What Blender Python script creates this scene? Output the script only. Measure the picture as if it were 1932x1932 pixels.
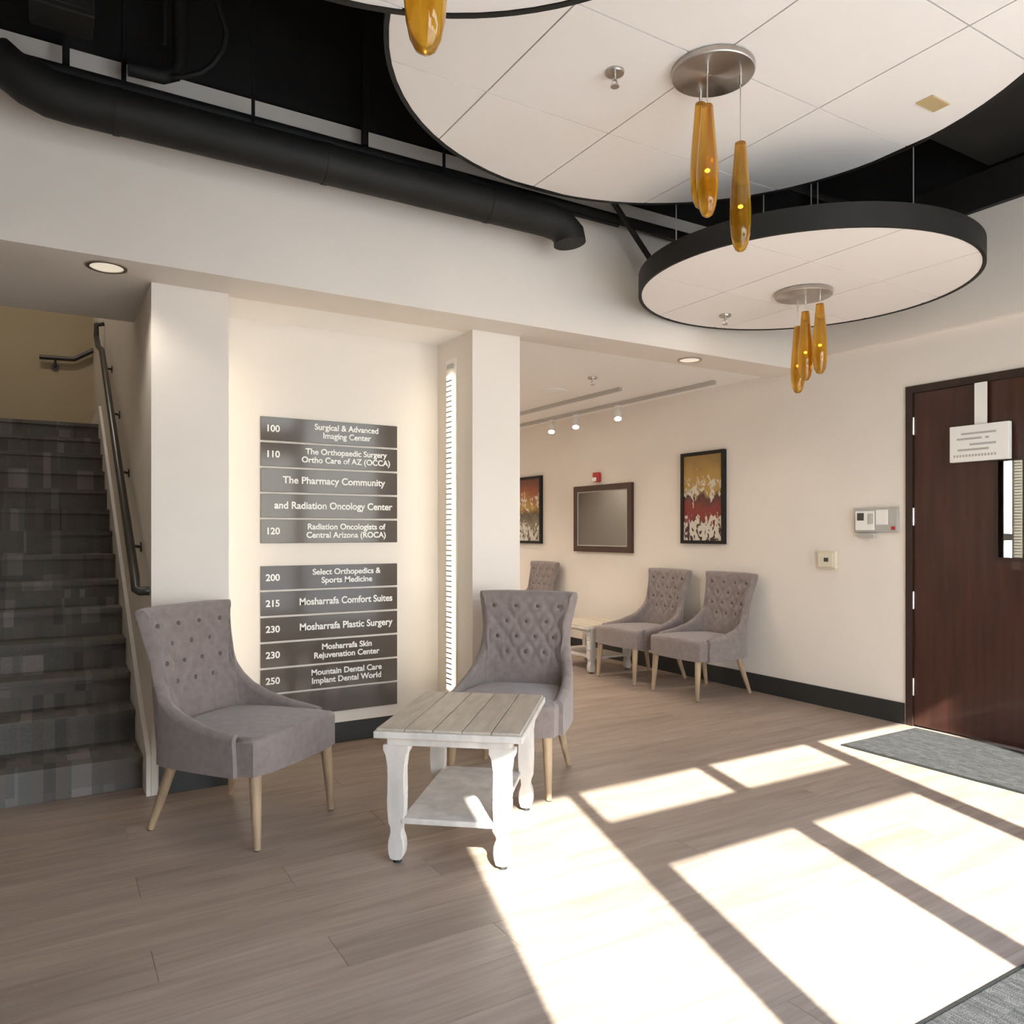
import bpy, bmesh, math, random
from mathutils import Vector, Matrix
random.seed(7)
D = bpy.data
C = bpy.context.scene.collection
for o in list(D.objects):
    D.objects.remove(o)
sc = bpy.context.scene

# ------------------------------------------------------------------ camera, world, sun, exposure
PX, FPX, CXP, HY, YAW, CAMZ = 1932.0, 1469.5, 979.45, 1004.06, 0.548306, 1.232
cd = D.cameras.new('camera')
cam = D.objects.new('camera', cd)
C.objects.link(cam)
cam.location = (0, 0, CAMZ)
cam.rotation_euler = (math.pi / 2, 0, -YAW)
cd.sensor_width = 36.0
cd.lens = FPX / PX * 36.0
cd.shift_x = -(CXP - PX / 2) / PX
cd.shift_y = (HY - PX / 2) / PX
cd.clip_start = 0.02
cd.clip_end = 200
sc.camera = cam

w = D.worlds.new('world')
sc.world = w
w.use_nodes = True
wn = w.node_tree
wn.nodes.clear()
wo = wn.nodes.new('ShaderNodeOutputWorld')
wb = wn.nodes.new('ShaderNodeBackground')
wg = wn.nodes.new('ShaderNodeTexCoord')
ws = wn.nodes.new('ShaderNodeSeparateXYZ')
wr = wn.nodes.new('ShaderNodeValToRGB')
wn.links.new(wg.outputs['Generated'], ws.inputs[0])
wn.links.new(ws.outputs['Z'], wr.inputs[0])
wr.color_ramp.elements[0].position = 0.0
wr.color_ramp.elements[0].color = (1.0, 0.95, 0.91, 1)
wr.color_ramp.elements[1].position = 0.7
wr.color_ramp.elements[1].color = (0.46, 0.62, 1.0, 1)
wn.links.new(wr.outputs[0], wb.inputs['Color'])
wb.inputs['Strength'].default_value = 12.0
wn.links.new(wb.outputs[0], wo.inputs['Surface'])

sd = D.lights.new('sun', 'SUN')
sd.energy = 31.0
sd.angle = math.radians(0.53)
sd.color = (1.0, 0.965, 0.93)
sun = D.objects.new('sun', sd)
C.objects.link(sun)
SUN_DIR = Vector((0.305, 1.0, -0.741))
sun.rotation_euler = SUN_DIR.to_track_quat('-Z', 'Y').to_euler()
sun.location = (-2, -8, 8)

sc.view_settings.view_transform = 'Standard'
sc.view_settings.look = 'None'
sc.view_settings.gamma = 1.0
sc.view_settings.use_curve_mapping = False
sc.view_settings.exposure = 0.0

# ------------------------------------------------------------------ materials
MATS = {}
def mat(name, col, rough=0.6, metal=0.0, spec=0.5, var=0.0, scale=(8, 8, 8), bump=0.0, bscale=60.0,
        rnd=0.0, coat=0.0, emit=None, estr=0.0, coords='Object', detail=4.0, sheen=0.0):
    m = D.materials.new(name)
    m.use_nodes = True
    nt = m.node_tree
    b = nt.nodes['Principled BSDF']
    b.inputs['Base Color'].default_value = (*col, 1)
    b.inputs['Roughness'].default_value = rough
    b.inputs['Metallic'].default_value = metal
    b.inputs['Specular IOR Level'].default_value = spec
    b.inputs['Coat Weight'].default_value = coat
    b.inputs['Sheen Weight'].default_value = sheen
    if emit:
        b.inputs['Emission Color'].default_value = (*emit, 1)
        b.inputs['Emission Strength'].default_value = estr
    if var or bump or rnd:
        tc = nt.nodes.new('ShaderNodeTexCoord')
        mp = nt.nodes.new('ShaderNodeMapping')
        mp.inputs['Scale'].default_value = scale
        nt.links.new(tc.outputs[coords], mp.inputs['Vector'])
        src = mp.outputs[0]
        oi = None
        if rnd:
            oi = nt.nodes.new('ShaderNodeObjectInfo')
            mul = nt.nodes.new('ShaderNodeMath')
            mul.operation = 'MULTIPLY'
            mul.inputs[1].default_value = 97.0
            nt.links.new(oi.outputs['Random'], mul.inputs[0])
            add = nt.nodes.new('ShaderNodeVectorMath')
            add.operation = 'ADD'
            nt.links.new(src, add.inputs[0])
            nt.links.new(mul.outputs[0], add.inputs[1])
            src = add.outputs[0]
        no = nt.nodes.new('ShaderNodeTexNoise')
        no.inputs['Scale'].default_value = 1.0
        no.inputs['Detail'].default_value = detail
        nt.links.new(src, no.inputs['Vector'])
        if var:
            rp = nt.nodes.new('ShaderNodeValToRGB')
            rp.color_ramp.elements[0].position = 0.3
            rp.color_ramp.elements[1].position = 0.72
            rp.color_ramp.elements[0].color = (*[max(0, c * (1 - var)) for c in col], 1)
            rp.color_ramp.elements[1].color = (*[min(1, c * (1 + var * 0.7)) for c in col], 1)
            nt.links.new(no.outputs['Fac'], rp.inputs[0])
            out = rp.outputs[0]
            if rnd:
                hs = nt.nodes.new('ShaderNodeHueSaturation')
                mr = nt.nodes.new('ShaderNodeMapRange')
                mr.inputs['To Min'].default_value = 1 - rnd
                mr.inputs['To Max'].default_value = 1 + rnd
                nt.links.new(oi.outputs['Random'], mr.inputs['Value'])
                nt.links.new(mr.outputs[0], hs.inputs['Value'])
                nt.links.new(out, hs.inputs['Color'])
                out = hs.outputs[0]
            nt.links.new(out, b.inputs['Base Color'])
        if bump:
            n2 = nt.nodes.new('ShaderNodeTexNoise')
            n2.inputs['Scale'].default_value = bscale
            n2.inputs['Detail'].default_value = 3
            nt.links.new(tc.outputs[coords], n2.inputs['Vector'])
            bp = nt.nodes.new('ShaderNodeBump')
            bp.inputs['Strength'].default_value = bump
            bp.inputs['Distance'].default_value = 0.004
            nt.links.new(n2.outputs['Fac'], bp.inputs['Height'])
            nt.links.new(bp.outputs[0], b.inputs['Normal'])
    MATS[name] = m
    return m

mat('wall', (0.80, 0.73, 0.66), 0.75, var=0.02, scale=(2, 2, 2), bump=0.06, bscale=120)
mat('soffit', (0.80, 0.73, 0.66), 0.8, bump=0.05, bscale=120)
mat('ceiling_white', (0.92, 0.885, 0.85), 0.85, bump=0.05, bscale=120)
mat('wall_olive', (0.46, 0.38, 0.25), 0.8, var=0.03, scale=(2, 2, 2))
mat('tile', (0.91, 0.865, 0.83), 0.85, bump=0.15, bscale=260)
mat('tile_grey', (0.55, 0.50, 0.46), 0.85)
mat('black', (0.014, 0.0135, 0.0125), 0.6, spec=0.3, var=0.15, scale=(5, 5, 5))
mat('black_deck', (0.010, 0.010, 0.0095), 0.8, var=0.3, scale=(3, 3, 3))
mat('baseboard', (0.022, 0.024, 0.024), 0.4)
mat('rail', (0.03, 0.025, 0.02), 0.35, spec=0.6)
mat('white_trim', (0.86, 0.82, 0.78), 0.4)
mat('white_plastic', (0.85, 0.83, 0.79), 0.45)
mat('ivory_plastic', (0.70, 0.64, 0.50), 0.5)
mat('grey_plastic', (0.45, 0.43, 0.40), 0.5)
mat('dark_screen', (0.05, 0.055, 0.05), 0.25)
mat('red_plastic', (0.45, 0.03, 0.03), 0.4)
mat('fabric', (0.250, 0.203, 0.192), 0.95, var=0.14, scale=(30, 30, 30), bump=0.5, bscale=420, sheen=0.35, spec=0.2)
mat('button_fabric', (0.12, 0.098, 0.094), 0.95, bump=0.3, bscale=400)
mat('leg_wood', (0.42, 0.30, 0.19), 0.5, var=0.3, scale=(30, 30, 5))
mat('table_white', (0.64, 0.595, 0.55), 0.6, var=0.16, scale=(16, 16, 5), bump=0.25, bscale=60)
mat('table_plank', (0.52, 0.45, 0.37), 0.55, var=0.18, scale=(34, 6, 20), rnd=0.06, bump=0.2, bscale=90)
mat('dark_wood', (0.050, 0.016, 0.011), 0.34, var=0.35, scale=(22, 22, 2.0), coat=0.15)
mat('door_frame', (0.030, 0.015, 0.011), 0.4, var=0.2, scale=(12, 12, 2))
mat('mirror_frame', (0.055, 0.022, 0.014), 0.35, var=0.25, scale=(10, 10, 10))
mat('mirror', (0.24, 0.24, 0.23), 0.06, metal=1.0)
mat('chrome', (0.75, 0.73, 0.70), 0.25, metal=1.0)
mat('steel', (0.50, 0.46, 0.42), 0.33, metal=1.0, var=0.15, scale=(4, 4, 4))
mat('plate', (0.105, 0.086, 0.075), 0.09, spec=0.30, var=0.06, scale=(4, 4, 4))
mat('lettering', (0.88, 0.86, 0.82), 0.6)
mat('grey_ink', (0.46, 0.43, 0.41), 0.7)
mat('cable', (0.55, 0.52, 0.48), 0.4, metal=0.6)
mat('sidewalk', (0.42, 0.40, 0.37), 0.9, var=0.15, scale=(2, 2, 2))
mat('window_frame', (0.06, 0.052, 0.045), 0.45, metal=0.4)
mat('led', (1, 1, 1), 0.5, emit=(1.0, 0.88, 0.64), estr=6.5)
mat('lamp_glow', (1, 1, 1), 0.5, emit=(1.0, 0.92, 0.80), estr=14.0)
mat('lamp_dim', (0.8, 0.75, 0.62), 0.4, emit=(1.0, 0.88, 0.70), estr=0.55)
mat('bulb', (1, 0.9, 0.6), 0.5, emit=(1.0, 0.68, 0.28), estr=3.0)
mat('black_gap', (0.05, 0.045, 0.04), 0.9)
mat('brass_tag', (0.56, 0.42, 0.22), 0.5)

def aniso(name):
    nt = MATS[name].node_tree
    b = nt.nodes['Principled BSDF']
    b.inputs['Anisotropic'].default_value = 0.9
    tn = nt.nodes.new('ShaderNodeTangent')
    tn.direction_type = 'RADIAL'
    tn.axis = 'Z'
    nt.links.new(tn.outputs[0], b.inputs['Tangent'])
mat('brushed', (0.50, 0.46, 0.42), 0.36, metal=1.0)
aniso('brushed')

def glass(name, tint, gl=0.08):
    m = D.materials.new(name)
    m.use_nodes = True
    nt = m.node_tree
    nt.nodes.clear()
    o = nt.nodes.new('ShaderNodeOutputMaterial')
    mx = nt.nodes.new('ShaderNodeMixShader')
    tr = nt.nodes.new('ShaderNodeBsdfTransparent')
    tr.inputs[0].default_value = (*tint, 1)
    gs = nt.nodes.new('ShaderNodeBsdfGlossy')
    gs.inputs['Roughness'].default_value = 0.02
    mx.inputs[0].default_value = gl
    nt.links.new(tr.outputs[0], mx.inputs[1])
    nt.links.new(gs.outputs[0], mx.inputs[2])
    nt.links.new(mx.outputs[0], o.inputs['Surface'])
    MATS[name] = m
glass('window_glass', (0.93, 0.96, 0.94), 0.06)

def amber():
    m = D.materials.new('amber_glass')
    m.use_nodes = True
    nt = m.node_tree
    b = nt.nodes['Principled BSDF']
    b.inputs['Roughness'].default_value = 0.12
    b.inputs['Transmission Weight'].default_value = 0.8
    b.inputs['IOR'].default_value = 1.25
    b.inputs['Coat Weight'].default_value = 0.6
    tc = nt.nodes.new('ShaderNodeTexCoord')
    mp = nt.nodes.new('ShaderNodeMapping')
    mp.inputs['Scale'].default_value = (38, 38, 3)
    no = nt.nodes.new('ShaderNodeTexNoise')
    no.inputs['Scale'].default_value = 1.0
    rp = nt.nodes.new('ShaderNodeValToRGB')
    rp.color_ramp.elements[0].position = 0.3
    rp.color_ramp.elements[0].color = (0.52, 0.20, 0.008, 1)
    rp.color_ramp.elements[1].position = 0.7
    rp.color_ramp.elements[1].color = (0.88, 0.55, 0.05, 1)
    nt.links.new(tc.outputs['Object'], mp.inputs[0])
    nt.links.new(mp.outputs[0], no.inputs['Vector'])
    nt.links.new(no.outputs['Fac'], rp.inputs[0])
    nt.links.new(rp.outputs[0], b.inputs['Base Color'])
    MATS['amber'] = m
amber()

def floor_wood():
    m = D.materials.new('floor_wood')
    m.use_nodes = True
    nt = m.node_tree
    b = nt.nodes['Principled BSDF']
    tc = nt.nodes.new('ShaderNodeTexCoord')
    oi = nt.nodes.new('ShaderNodeObjectInfo')
    mul = nt.nodes.new('ShaderNodeMath')
    mul.operation = 'MULTIPLY'
    mul.inputs[1].default_value = 71.0
    nt.links.new(oi.outputs['Random'], mul.inputs[0])
    def noise(sc_, det, dist):
        mp = nt.nodes.new('ShaderNodeMapping')
        mp.inputs['Scale'].default_value = sc_
        nt.links.new(tc.outputs['Object'], mp.inputs[0])
        ad = nt.nodes.new('ShaderNodeVectorMath')
        ad.operation = 'ADD'
        nt.links.new(mp.outputs[0], ad.inputs[0])
        nt.links.new(mul.outputs[0], ad.inputs[1])
        no = nt.nodes.new('ShaderNodeTexNoise')
        no.inputs['Scale'].default_value = 1
        no.inputs['Detail'].default_value = det
        no.inputs['Distortion'].default_value = dist
        nt.links.new(ad.outputs[0], no.inputs['Vector'])
        return no
    n1 = noise((1.6, 11, 1), 5, 0.6)
    n2 = noise((3.5, 70, 1), 3, 0.2)
    r1 = nt.nodes.new('ShaderNodeValToRGB')
    e = r1.color_ramp.elements
    e[0].position, e[0].color = 0.25, (0.290, 0.218, 0.170, 1)
    e[1].position, e[1].color = 0.78, (0.430, 0.338, 0.275, 1)
    x = e.new(0.5)
    x.color = (0.370, 0.285, 0.228, 1)
    nt.links.new(n1.outputs['Fac'], r1.inputs[0])
    r2 = nt.nodes.new('ShaderNodeValToRGB')
    r2.color_ramp.elements[0].position = 0.3
    r2.color_ramp.elements[0].color = (0.86, 0.85, 0.84, 1)
    r2.color_ramp.elements[1].position = 0.65
    r2.color_ramp.elements[1].color = (1.04, 1.04, 1.04, 1)
    nt.links.new(n2.outputs['Fac'], r2.inputs[0])
    mx = nt.nodes.new('ShaderNodeMix')
    mx.data_type = 'RGBA'
    mx.blend_type = 'MULTIPLY'
    mx.inputs[0].default_value = 1.0
    nt.links.new(r1.outputs[0], mx.inputs[6])
    nt.links.new(r2.outputs[0], mx.inputs[7])
    hs = nt.nodes.new('ShaderNodeHueSaturation')
    mr = nt.nodes.new('ShaderNodeMapRange')
    mr.inputs['To Min'].default_value = 0.955
    mr.inputs['To Max'].default_value = 1.045
    nt.links.new(oi.outputs['Random'], mr.inputs['Value'])
    nt.links.new(mr.outputs[0], hs.inputs['Value'])
    nt.links.new(mx.outputs[2], hs.inputs['Color'])
    nt.links.new(hs.outputs[0], b.inputs['Base Color'])
    b.inputs['Roughness'].default_value = 0.42
    b.inputs['Specular IOR Level'].default_value = 0.4
    MATS['floor_wood'] = m
floor_wood()

def carpet(name, cols, sx, sy, rough=1.0, fine=500):
    m = D.materials.new(name)
    m.use_nodes = True
    nt = m.node_tree
    b = nt.nodes['Principled BSDF']
    b.inputs['Roughness'].default_value = rough
    b.inputs['Specular IOR Level'].default_value = 0.1
    tc = nt.nodes.new('ShaderNodeTexCoord')
    sp = nt.nodes.new('ShaderNodeSeparateXYZ')
    nt.links.new(tc.outputs['Object'], sp.inputs[0])
    ad = nt.nodes.new('ShaderNodeMath')
    ad.operation = 'ADD'
    nt.links.new(sp.outputs['Y'], ad.inputs[0])
    nt.links.new(sp.outputs['Z'], ad.inputs[1])
    cb = nt.nodes.new('ShaderNodeCombineXYZ')
    nt.links.new(sp.outputs['X'], cb.inputs[0])
    nt.links.new(ad.outputs[0], cb.inputs[1])
    def cells(sx, sy):
        mp = nt.nodes.new('ShaderNodeMapping')
        mp.inputs['Scale'].default_value = (sx, sy, 1)
        nt.links.new(cb.outputs[0], mp.inputs[0])
        fl = nt.nodes.new('ShaderNodeVectorMath')
        fl.operation = 'FLOOR'
        nt.links.new(mp.outputs[0], fl.inputs[0])
        wn_ = nt.nodes.new('ShaderNodeTexWhiteNoise')
        wn_.noise_dimensions = '2D'
        nt.links.new(fl.outputs[0], wn_.inputs['Vector'])
        return wn_.outputs['Value']
    a = cells(sx, sy)
    c = cells(sx * 2.3, sy * 0.31)
    mm = nt.nodes.new('ShaderNodeMath')
    mm.operation = 'ADD'
    nt.links.new(a, mm.inputs[0])
    nt.links.new(c, mm.inputs[1])
    hf = nt.nodes.new('ShaderNodeMath')
    hf.operation = 'MULTIPLY'
    hf.inputs[1].default_value = 0.5
    nt.links.new(mm.outputs[0], hf.inputs[0])
    rp = nt.nodes.new('ShaderNodeValToRGB')
    e = rp.color_ramp.elements
    e[0].position, e[0].color = 0.1, (*cols[0], 1)
    e[1].position, e[1].color = 0.9, (*cols[-1], 1)
    for i, cc in enumerate(cols[1:-1]):
        x = e.new(0.1 + 0.8 * (i + 1) / (len(cols) - 1))
        x.color = (*cc, 1)
    nt.links.new(hf.outputs[0], rp.inputs[0])
    no = nt.nodes.new('ShaderNodeTexNoise')
    no.inputs['Scale'].default_value = fine
    nt.links.new(tc.outputs['Object'], no.inputs['Vector'])
    r2 = nt.nodes.new('ShaderNodeMapRange')
    r2.inputs['From Min'].default_value = 0.3
    r2.inputs['From Max'].default_value = 0.7
    r2.inputs['To Min'].default_value = 0.65
    r2.inputs['To Max'].default_value = 1.25
    nt.links.new(no.outputs['Fac'], r2.inputs['Value'])
    mx = nt.nodes.new('ShaderNodeMix')
    mx.data_type = 'RGBA'
    mx.blend_type = 'MULTIPLY'
    mx.inputs[0].default_value = 1.0
    nt.links.new(rp.outputs[0], mx.inputs[6])
    nt.links.new(r2.outputs[0], mx.inputs[7])
    nt.links.new(mx.outputs[2], b.inputs['Base Color'])
    bp = nt.nodes.new('ShaderNodeBump')
    bp.inputs['Strength'].default_value = 0.6
    bp.inputs['Distance'].default_value = 0.004
    nt.links.new(no.outputs['Fac'], bp.inputs['Height'])
    nt.links.new(bp.outputs[0], b.inputs['Normal'])
    MATS[name] = m
carpet('stair_carpet', [(0.125, 0.122, 0.115), (0.20, 0.172, 0.157), (0.165, 0.165, 0.157), (0.32, 0.285, 0.275)], 9.0, 5.0)
carpet('mat_carpet', [(0.040, 0.039, 0.040), (0.060, 0.058, 0.057), (0.085, 0.081, 0.079)], 90, 30, fine=260)

def art(name, seed, warm):
    m = D.materials.new(name)
    m.use_nodes = True
    nt = m.node_tree
    b = nt.nodes['Principled BSDF']
    b.inputs['Roughness'].default_value = 0.35
    tc = nt.nodes.new('ShaderNodeTexCoord')
    sp = nt.nodes.new('ShaderNodeSeparateXYZ')
    nt.links.new(tc.outputs['Generated'], sp.inputs[0])
    no = nt.nodes.new('ShaderNodeTexNoise')
    no.noise_dimensions = '4D'
    no.inputs['W'].default_value = seed
    no.inputs['Scale'].default_value = 4.0
    no.inputs['Detail'].default_value = 4
    nt.links.new(tc.outputs['Generated'], no.inputs['Vector'])
    mr = nt.nodes.new('ShaderNodeMath')
    mr.operation = 'MULTIPLY_ADD'
    mr.inputs[1].default_value = 0.42
    nt.links.new(no.outputs['Fac'], mr.inputs[0])
    nt.links.new(sp.outputs['Z'], mr.inputs[2])
    rp = nt.nodes.new('ShaderNodeValToRGB')
    e = rp.color_ramp.elements
    seq = [(0.12, (0.03, 0.008, 0.008)), (0.34, (0.05, 0.012, 0.010)), (0.46, (0.22, 0.018, 0.014)), (0.62, (0.20, 0.025, 0.02)),
           (0.70, (0.06, 0.02, 0.012)), (0.78, (0.46, 0.28, 0.07)), (1.0, (0.42, 0.25, 0.06)), (1.15, (0.30, 0.18, 0.05))]
    if not warm:
        seq = [(0.12, (0.04, 0.035, 0.025)), (0.34, (0.12, 0.10, 0.06)), (0.46, (0.20, 0.17, 0.11)), (0.62, (0.10, 0.07, 0.04)),
               (0.70, (0.30, 0.17, 0.03)), (0.78, (0.44, 0.26, 0.05)), (1.0, (0.30, 0.08, 0.03)), (1.15, (0.16, 0.05, 0.03))]
    e[0].position, e[0].color = seq[0][0] / 1.2, (*seq[0][1], 1)
    e[1].position, e[1].color = seq[-1][0] / 1.2, (*seq[-1][1], 1)
    for p, c in seq[1:-1]:
        x = e.new(p / 1.2)
        x.color = (*c, 1)
    dv = nt.nodes.new('ShaderNodeMath')
    dv.operation = 'DIVIDE'
    dv.inputs[1].default_value = 1.2
    nt.links.new(mr.outputs[0], dv.inputs[0])
    nt.links.new(dv.outputs[0], rp.inputs[0])
    # pale petals: thresholded noise concentrated in a low and a middle zone of the canvas
    n2 = nt.nodes.new('ShaderNodeTexNoise')
    n2.noise_dimensions = '4D'
    n2.inputs['W'].default_value = seed + 3.1
    n2.inputs['Scale'].default_value = 9.0
    n2.inputs['Detail'].default_value = 2
    n2.inputs['Distortion'].default_value = 1.2
    nt.links.new(tc.outputs['Generated'], n2.inputs['Vector'])
    zr = nt.nodes.new('ShaderNodeValToRGB')
    z = zr.color_ramp.elements
    z[0].position, z[0].color = 0.0, (0.60, 0.60, 0.60, 1)
    z[1].position, z[1].color = 1.0, (0.30, 0.30, 0.30, 1)
    for p, v in ((0.22, 0.62), (0.34, 0.42), (0.45, 0.40), (0.60, 0.58), (0.72, 0.52), (0.85, 0.34)):
        x = z.new(p)
        x.color = (v, v, v, 1)
    nt.links.new(sp.outputs['Z'], zr.inputs[0])
    sm = nt.nodes.new('ShaderNodeMath')
    sm.operation = 'ADD'
    nt.links.new(n2.outputs['Fac'], sm.inputs[0])
    nt.links.new(zr.outputs[0], sm.inputs[1])
    th = nt.nodes.new('ShaderNodeMapRange')
    th.inputs['From Min'].default_value = 1.06
    th.inputs['From Max'].default_value = 1.10
    nt.links.new(sm.outputs[0], th.inputs['Value'])
    mx = nt.nodes.new('ShaderNodeMix')
    mx.data_type = 'RGBA'
    nt.links.new(th.outputs[0], mx.inputs[0])
    nt.links.new(rp.outputs[0], mx.inputs[6])
    mx.inputs[7].default_value = (0.62, 0.58, 0.50, 1)
    nt.links.new(mx.outputs[2], b.inputs['Base Color'])
    MATS[name] = m
art('art_red', 1.7, True)
art('art_gold', 6.3, False)

# ------------------------------------------------------------------ mesh helpers
def box(bm, x0, x1, y0, y1, z0, z1, M=None):
    vs = [bm.verts.new(v) for v in ((x0, y0, z0), (x1, y0, z0), (x1, y1, z0), (x0, y1, z0),
                                    (x0, y0, z1), (x1, y0, z1), (x1, y1, z1), (x0, y1, z1))]
    if M:
        for v in vs:
            v.co = M @ v.co
    for f in ((0, 3, 2, 1), (4, 5, 6, 7), (0, 1, 5, 4), (1, 2, 6, 5), (2, 3, 7, 6), (3, 0, 4, 7)):
        bm.faces.new([vs[i] for i in f])
    return vs

def boxes(*bs):
    bm = bmesh.new()
    for b in bs:
        box(bm, *b)
    return bm

def bbox(x0, x1, y0, y1, z0, z1, r=0.004, seg=2):
    bm = boxes((x0, x1, y0, y1, z0, z1))
    bmesh.ops.bevel(bm, geom=bm.edges[:], offset=r, segments=seg, profile=0.5, affect='EDGES')
    return bm

def tube(bm, pts, r, n=10, cap=True):
    pts = [Vector(p) for p in pts]
    rs = r if isinstance(r, (list, tuple)) else [r] * len(pts)
    rings = []
    up = None
    for i, p in enumerate(pts):
        if i == 0:
            t = pts[1] - p
        elif i == len(pts) - 1:
            t = p - pts[i - 1]
        else:
            t = (pts[i + 1] - p).normalized() + (p - pts[i - 1]).normalized()
        t.normalize()
        if up is None:
            up = Vector((0, 0, 1)) if abs(t.z) < 0.9 else Vector((1, 0, 0))
        a = t.cross(up)
        if a.length < 1e-5:
            a = t.cross(Vector((0, 1, 0)))
        a.normalize()
        b = a.cross(t).normalized()
        up = b
        rings.append([bm.verts.new(p + rs[i] * (math.cos(2 * math.pi * k / n) * a + math.sin(2 * math.pi * k / n) * b)) for k in range(n)])
    for i in range(len(rings) - 1):
        for k in range(n):
            bm.faces.new((rings[i][k], rings[i][(k + 1) % n], rings[i + 1][(k + 1) % n], rings[i + 1][k]))
    if cap:
        bm.faces.new(rings[0][::-1])
        bm.faces.new(rings[-1])
    return bm

def lathe(bm, prof, n=24, c=(0, 0, 0), capb=True, capt=True):
    rings = []
    for r, z in prof:
        rings.append([bm.verts.new((c[0] + r * math.cos(2 * math.pi * k / n), c[1] + r * math.sin(2 * math.pi * k / n), c[2] + z)) for k in range(n)])
    for i in range(len(rings) - 1):
        for k in range(n):
            bm.faces.new((rings[i][k], rings[i][(k + 1) % n], rings[i + 1][(k + 1) % n], rings[i + 1][k]))
    if capb:
        bm.faces.new(rings[0][::-1])
    if capt:
        bm.faces.new(rings[-1])
    return bm

def prism(bm, poly, a0, a1, axis='z', M=None):
    """extrude a 2D polygon; axis z: poly in xy; axis y: poly in xz; axis x: poly in yz"""
    def P(p, a):
        v = {'z': (p[0], p[1], a), 'y': (p[0], a, p[1]), 'x': (a, p[0], p[1])}[axis]
        v = Vector(v)
        return M @ v if M else v
    lo = [bm.verts.new(P(p, a0)) for p in poly]
    hi = [bm.verts.new(P(p, a1)) for p in poly]
    n = len(poly)
    bm.faces.new(lo[::-1])
    bm.faces.new(hi)
    for i in range(n):
        bm.faces.new((lo[i], lo[(i + 1) % n], hi[(i + 1) % n], hi[i]))
    return bm

def obj(name, bm, m, parent=None, loc=None, smooth=False, angle=40):
    bmesh.ops.recalc_face_normals(bm, faces=bm.faces[:])
    me = D.meshes.new(name)
    bm.to_mesh(me)
    bm.free()
    if smooth:
        for p in me.polygons:
            p.use_smooth = True
        try:
            me.set_sharp_from_angle(angle=math.radians(angle))
        except Exception:
            pass
    me.materials.append(MATS[m])
    o = D.objects.new(name, me)
    C.objects.link(o)
    if parent:
        o.parent = parent
    if loc:
        o.location = loc
    return o

def inst(src, name, parent, loc=(0, 0, 0), rot=None):
    o = D.objects.new(name, src.data)
    C.objects.link(o)
    o.parent = parent
    o.location = loc
    if rot:
        o.rotation_euler = rot
    return o

def thing(name, label, cat, loc=(0, 0, 0), rz=0, group=None):
    o = D.objects.new(name, None)
    o.empty_display_size = 0.1
    C.objects.link(o)
    o.location = loc
    o.rotation_euler = (0, 0, rz)
    return tag(o, label, cat, group)

def tag(o, label, cat, group=None):
    o['label'] = label
    o['category'] = cat
    if group:
        o['group'] = group
    return o

def struct(name, bm, m, label=None, cat=None):
    o = obj(name, bm, m)
    o['kind'] = 'structure'
    if label:
        o['label'] = label
        o['category'] = cat or name.split('_')[0]
    return o

def copy_tree(src, loc, rz, label, group=None):
    r = src.copy()
    C.objects.link(r)
    r.location = loc
    r.rotation_euler = (0, 0, rz)
    r['label'] = label
    if group:
        r['group'] = group
    def rec(a, b):
        for ch in [x for x in D.objects if x.parent == a]:
            c = ch.copy()
            C.objects.link(c)
            c.parent = b
            rec(ch, c)
    rec(src, r)
    return r

# ------------------------------------------------------------------ the room shell
XL, XR, YN, YB = -2.6, 4.72, -0.72, 3.73        # left wall, right wall, storefront, bulkhead face
ZS = 2.40                                       # soffit height
fl = struct('floor', boxes((XL - .2, XR + .2, YN - .1, 10.2, -0.12, -0.004)), 'floor_wood',
            'grey-brown wood plank floor with window light across it', 'floor')
# planks laid along X over the part of the floor in view
PWD, PLN, GAP = 0.19, 1.42, 0.0007
plank_src = None
row = 0
y = 0.62
cuts = []
while y < 7.9:
    xs0 = XL if y < 3.9 else (-1.0 if y < 4.15 else 2.43)
    x = xs0 - (row * 0.47) % PLN
    while x < XR - 0.01:
        a, b = max(x, xs0), min(x + PLN, XR)
        if b - a > 0.05 and b > -0.9 - 0.12 * (4 - y) and not (y < 2.2 and b < -0.35 + 0.0 * y):
            cuts.append((a, b, y, min(y + PWD, 99)))
        x += PLN
    y += PWD
    row += 1
cache = {}
for a, b, y0, y1 in cuts:
    L = round(b - a, 3)
    if L not in cache:
        bm = boxes((-L / 2 + GAP, L / 2 - GAP, -PWD / 2 + GAP, PWD / 2 - GAP, -0.0045, 0.0))
        o = obj('plank', bm, 'floor_wood', fl, ((a + b) / 2, (y0 + y1) / 2, 0))
        cache[L] = o
    else:
        inst(cache[L], 'plank', fl, ((a + b) / 2, (y0 + y1) / 2, 0))

T = 0.16
DY0, DY1, DZ = 2.02, 2.965, 2.16                # wooden door opening in the right wall
struct('wall_right', boxes((XR, XR + T, DY1, 10.1, 0, 2.47), (XR, XR + T, YN, DY0, 0, 2.47), (XR, XR + T, DY0, DY1, DZ, 2.47)), 'wall')
struct('wall_right_upper', boxes((XR - 0.045, XR + T, YN, YB, 2.47, 3.11)), 'wall')
struct('trim_1', boxes((XR - 0.085, XR + T, YN, YB, 3.11, 3.32)), 'black')
struct('wall_left', boxes((XL - T, XL, YN, 4.05, 0, 3.24)), 'wall')
struct('wall_left_return', boxes((XL - T, -1.0, 4.05, 4.05 + T, 0, ZS)), 'wall')
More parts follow.
